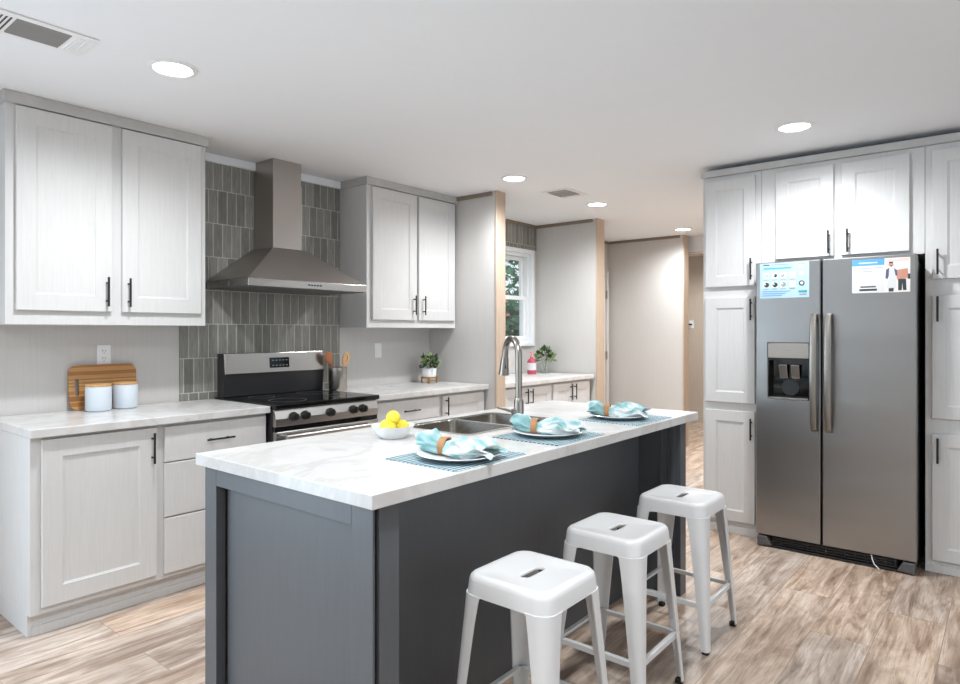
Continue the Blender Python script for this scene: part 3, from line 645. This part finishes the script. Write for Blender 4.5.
# outline with slot: build as ring between outline and slot so the hole is real
N = len(pts); sl = []
for k, p in enumerate(pts):
    a = math.atan2(p[1] - .122, p[0]); c, s_ = math.cos(a), math.sin(a)
    pass
sl = rrect(.011, .045, .0109, None, 8, -.135, .122)
m = MB().loft([[(x, 0, z) for x, z in sl], [(x, 0, z) for x, z in pts], [(x, .018, z) for x, z in pts], [(x, .018, z) for x, z in sl], [(x, 0, z) for x, z in sl]], False, False)
m.xf(Matrix.Rotation(R(-4), 4, 'X')); o = m.build('board', 'board_wood', t)
def canister(label, x, y):
    t = thing('canister', label, 'canister', (x, y, .9205), 0, 'pale canisters by the cutting board')
    MB().lathe([(.001, 0), (.054, 0), (.061, .006), (.0625, .016), (.0625, .128), (.060, .131), (.001, .131)], n=40).build('jar', 'ceramic_matt', t, smooth=40)
    MB().lathe([(.001, .1312), (.0615, .1312), (.0625, .134), (.0625, .142), (.0615, .144), (.001, .144)], n=40).build('lid', 'spoon_light', t, smooth=40)
canister('pale blue-white canister in front of the cutting board, nearer its slot handle', 1.402, 3.785); canister('pale blue-white canister in front of the board, nearer the stove', 1.552, 3.818)
# outlet and switch
def plate(name, label, cat, x, z, kind):
    t = thing(name, label, cat, (x, YB, z))
    MB().box(-.036, .036, -.006, -.0005, -.058, .058).build('cover_plate', 'white_plastic', t, .003)
    if kind == 'outlet':
        for dz in (.02, -.02):
            s = MB().lathe([(.0165, 0), (.0165, -.0015)], (0, -.006, dz), 24, 'y').build('socket', 'white_plastic', t)
            MB().box(-.008, -.0055, -.0081, -.0074, dz - .001, dz + .009).box(.0055, .008, -.0081, -.0074, dz - .001, dz + .007).box(-.002, .002, -.0081, -.0074, dz - .011, dz - .007).build('slot', 'ink_dark', s)
    else: MB().prism([(-.006, -.034), (-.0095, -.034), (-.0065, .034), (-.006, .034)], 'x', -.017, .017).build('rocker', 'white_plastic', t)
plate('wall_outlet', 'white duplex outlet on the wall above the cutting board', 'outlet', 1.482, 1.214, 'outlet')
plate('light_switch', 'white rocker switch under the cabinet beside the hood', 'switch', 3.51, 1.193, 'switch')
# crock with utensils
cx, cy = 2.962, 3.74
lathe_thing('utensil_crock', 'round stainless crock of wooden spoons beside the stove', 'crock', 'steel_sink', [(.001, 0), (.063, 0), (.065, .004), (.065, .168), (.063, .17), (.0605, .168), (.0605, .006), (.001, .005)], (cx, cy, .9205))
def spoon(label, mat, bx, by, tx, ty, top, hw, hl, hole):
    base_ = Vector((cx + bx, cy + by, .9275)); tip = Vector((cx + tx, cy + ty, top)); ax = (tip - base_); L = ax.length
    m = MB(); prof = [(0, .005), (L - hl, .006), (L - hl * .85, hw * .55), (L - hl * .5, hw), (L - hl * .15, hw * .85), (L, hw * .3)]
    if not hole:
        rings = [[(w_ * math.cos(q), (.0045 if i > 1 else .0055) * math.sin(q), h_) for q in [2 * math.pi * k / 14 for k in range(14)]] for i, (h_, w_) in enumerate(prof)]
        m.loft(rings)
    else:
        m.loft([[(w_ * math.cos(q), .0055 * math.sin(q), h_) for q in [2 * math.pi * k / 14 for k in range(14)]] for h_, w_ in [(0, .005), (L - hl * .93, .007)]])
        out = [(hw * math.cos(q), L - hl / 2 + hl / 2 * math.sin(q)) for q in [2 * math.pi * k / 28 for k in range(28)]]; inn = [(x * .36, L - hl / 2 + (z - L + hl / 2) * .5) for x, z in out]
        m.loft([[(x, -.004, z) for x, z in inn], [(x, -.004, z) for x, z in out], [(x, .004, z) for x, z in out], [(x, .004, z) for x, z in inn], [(x, -.004, z) for x, z in inn]], False, False)
    qd = Vector((0, 0, 1)).rotation_difference(ax.normalized()).to_matrix().to_4x4()
    m.xf(qd); tag(m.build('wooden_spoon', mat, smooth=40, loc=base_), label, 'spoon', 'wooden utensils in the crock')
spoon('brown wooden spoon in the crock, leaning towards the stove', 'spoon_dark', .02, .018, -.085, .014, 1.20, .032, .10, False)
spoon('brown wooden spatula standing upright behind the leaning spoon', 'spoon_dark', .0, .044, -.045, .048, 1.195, .03, .095, False)
spoon('pale wooden spoon with a hole in its head in the crock', 'spoon_light', -.03, -.022, .075, -.022, 1.195, .031, .10, True)
# potted plant on little legs
def leaves(m, q, n, rad, c, size, mats=2):
    for i in range(n):
        th, u, r_ = q.uniform(0, 6.283), q.uniform(-.35, 1), q.uniform(.5, 1)
        p = Vector(c) + Vector((math.cos(th) * math.sqrt(1 - min(1, u * u)), math.sin(th) * math.sqrt(1 - min(1, u * u)), u)) * rad * r_
        d = (p - Vector(c) + Vector((q.gauss(0, .02), q.gauss(0, .02), .01))).normalized(); e = d.cross(Vector((q.gauss(0, 1), q.gauss(0, 1), 1))).normalized(); f = d.cross(e); l = size * q.uniform(.7, 1.2)
        m.cur = q.randrange(mats)
        m.add([p, p + d * l * .35 + e * l * .3 + f * .003, p + d * l * .75 + e * l * .24 + f * .004, p + d * l, p + d * l * .75 - e * l * .24 + f * .004, p + d * l * .35 - e * l * .3 + f * .003], [(0, 1, 2, 3), (0, 3, 4, 5)])
q = random.Random(4)
t = thing('potted_plant', 'small leafy plant in a white pot on a gold stand in the counter corner', 'plant', (3.90, 3.735, .9205))
MB().lathe([(.001, .03), (.052, .03), (.056, .034), (.062, .118), (.060, .122), (.056, .120), (.054, .108), (.001, .106)], n=36).build('pot', 'ceramic', t, smooth=40)
st_ = MB().lathe([(.0635, .040), (.0635, .052), (.0575, .052), (.0575, .040), (.0635, .040)], n=32, cap=False)
for k in range(4): a = R(45 + 90 * k); st_.tube([(.062 * math.cos(a), .062 * math.sin(a), 0), (.062 * math.cos(a), .062 * math.sin(a), .052)], .008, 8)
st_.box(-.05, .05, -.006, .006, .022, .0295).box(-.006, .006, -.05, .05, .022, .0295); st_.build('stand', 'gold', t, smooth=True)
m = MB(); leaves(m, q, 110, .062, (0, 0, .152), .05); m.build('foliage', ['leaf_dark', 'leaf_light'], t)
sm = MB()
for k in range(9): a = q.uniform(0, 6.28); sm.tube([(0, 0, .1), (.04 * math.cos(a), .04 * math.sin(a), .17)], .002, 6)
sm.build('stem', 'leaf_dark', t)
# nook: soap bottle and greenery in a glass
t = thing('soap_bottle', 'pink soap bottle with a white label on the nook counter', 'bottle', (5.36, 3.72, .9205))
MB().lathe([(.001, 0), (.042, 0), (.045, .005), (.045, .12), (.036, .145), (.016, .158), (.016, .168), (.001, .168)], n=28).build('bottle', 'pink_soap', t, smooth=40)
MB().lathe([(.0455, .04), (.0455, .112)], n=28, cap=False).build('label', 'paper', t, smooth=True)
MB().lathe([(.018, .166), (.018, .185), (.008, .187), (.008, .21)], n=16).box(-.03, .008, -.007, .007, .208, .22).build('pump', 'blossom', t, smooth=True)
t = thing('glass_of_greenery', 'green sprigs in a clear glass beside the soap bottle', 'plant', (5.56, 3.70, .9205))
MB().lathe([(.001, 0), (.034, 0), (.036, .004), (.044, .14), (.0415, .14), (.034, .008), (.001, .006)], n=28).build('cup', 'glass_cup', t, smooth=40)
m = MB(); q = random.Random(12); leaves(m, q, 90, .085, (0, 0, .155), .06); m.build('foliage', ['leaf_dark', 'leaf_light'], t)
sm = MB()
for k in range(6): a = q.uniform(0, 6.28); sm.tube([(.012 * math.cos(a), .012 * math.sin(a), .012), (.04 * math.cos(a + 2), .04 * math.sin(a + 2), .19)], .002, 6)
sm.build('stem', 'leaf_dark', t)
# handle on the far wall
t = thing('door_lever', 'dark lever handle on the beige wall beyond the doorway', 'handle', (9.5, 3.70, 1.45))
MB().box(-.012, -.0005, -.035, .035, -.06, .06).build('backplate', 'white_plastic', t, .003)
MB().tube([(-.012, 0, 0), (-.05, 0, 0), (-.05, .10, 0)], .012, 10).build('lever', 'black_metal', t, smooth=True)

# ---------------------------------------------------------------- ceiling lights and vents
def downlight(label, x, y, cat='ceiling light', power=1.0):
    t = thing('recessed_light', label, cat, (x, y, ZC), 0, 'recessed ceiling lights')
    MB().lathe([(.076, -.0005), (.098, -.0005), (.097, -.005), (.080, -.009), (.076, -.005), (.076, -.0005)], n=40, cap=False).build('trim_ring', 'white_plastic', t, smooth=40)
    MB().lathe([(.001, -.004), (.0755, -.004), (.0755, -.001), (.001, -.001)], n=40).build('lens', 'lamp_lens', t)
    l = bpy.data.lights.new('lamp', 'SPOT'); l.energy = LAMP_W * power; l.color = (.94, .975, 1); l.spot_size = R(165); l.spot_blend = .92; l.shadow_soft_size = .065
    o = bpy.data.objects.new('lamp', l); COL.objects.link(o); o.parent = t; o.location = (0, 0, -.012)
downlight('recessed ceiling light over the counter with the canisters', 1.318, 2.77)
downlight('recessed ceiling light in front of the fridge wall cabinets', 3.847, .925)
downlight('recessed ceiling light before the oak-capped wall beside the small vent', 3.843, 2.824)
downlight('recessed ceiling light past the small vent, outside the window nook', 5.09, 2.835)
for x, y, w_ in ((1.30, .905, 'near the front end of the island'), (6.2, 1.95, 'added out of view in the passage behind the pantry cabinet'), (-1.15, .905, 'added out of view towards the left wall'), (-1.15, 2.735, 'added out of view in the back left corner'), (8.6, 3.2, 'added out of view in the room beyond the doorway')):  # all but the first are added, unseen lamps that brighten the room
    downlight('recessed ceiling light ' + w_, x, y)
downlight('farthest recessed ceiling light, near the doorway', 6.928, 2.797)
def register(label, x0, x1, y0, y1, g0, g1):
    t = thing('ceiling_vent', label, 'vent', ((x0 + x1) / 2, (y0 + y1) / 2, ZC)); ox, oy = -(x0 + x1) / 2, -(y0 + y1) / 2
    hx, hy = (x1 - x0) / 2, (y1 - y0) / 2; a, b = g0 + ox, g1 + ox
    MB().box(-hx, a, -hy, hy, -.006, -.0005).box(b, hx, -hy, hy, -.006, -.0005).box(a, b, -hy, -hy + .03, -.006, -.0005).box(a, b, hy - .03, hy, -.006, -.0005).build('frame', 'white_plastic', t, .001)
    MB().box(a, b, -hy + .03, hy - .03, -.002, -.0008).build('duct', 'grey_plastic', t)
    m = MB(); n = 9; d = (2 * hy - .06) / n
    for k in range(n): y = -hy + .03 + d * (k + .5); m.prism([(y - d * .44, -.0022), (y - d * .36, -.0022), (y + d * .30, -.0085), (y + d * .22, -.0085)], 'x', a + .001, b - .001)
    m.build('louver', 'louver_grey', t)
    m = MB()
    for k in range(4): xx = b + .012 + k * .013; m.box(xx, xx + .005, -hy + .035, hy - .035, -.009, -.006)
    m.build('side_louver', 'white_plastic', t)
    m = MB()
    for k in range(3): xx = a - .018 - k * .014; m.box(xx, xx + .006, -hy + .035, hy - .035, -.0068, -.006)
    m.build('slots', 'dark_plastic', t)
register('large ceiling register with dark louvers in the top corner', .62, 1.012, 2.72, 2.94, .752, .93)
register('small ceiling vent between two recessed lights', 4.37, 4.69, 2.69, 2.94, 4.44, 4.62)
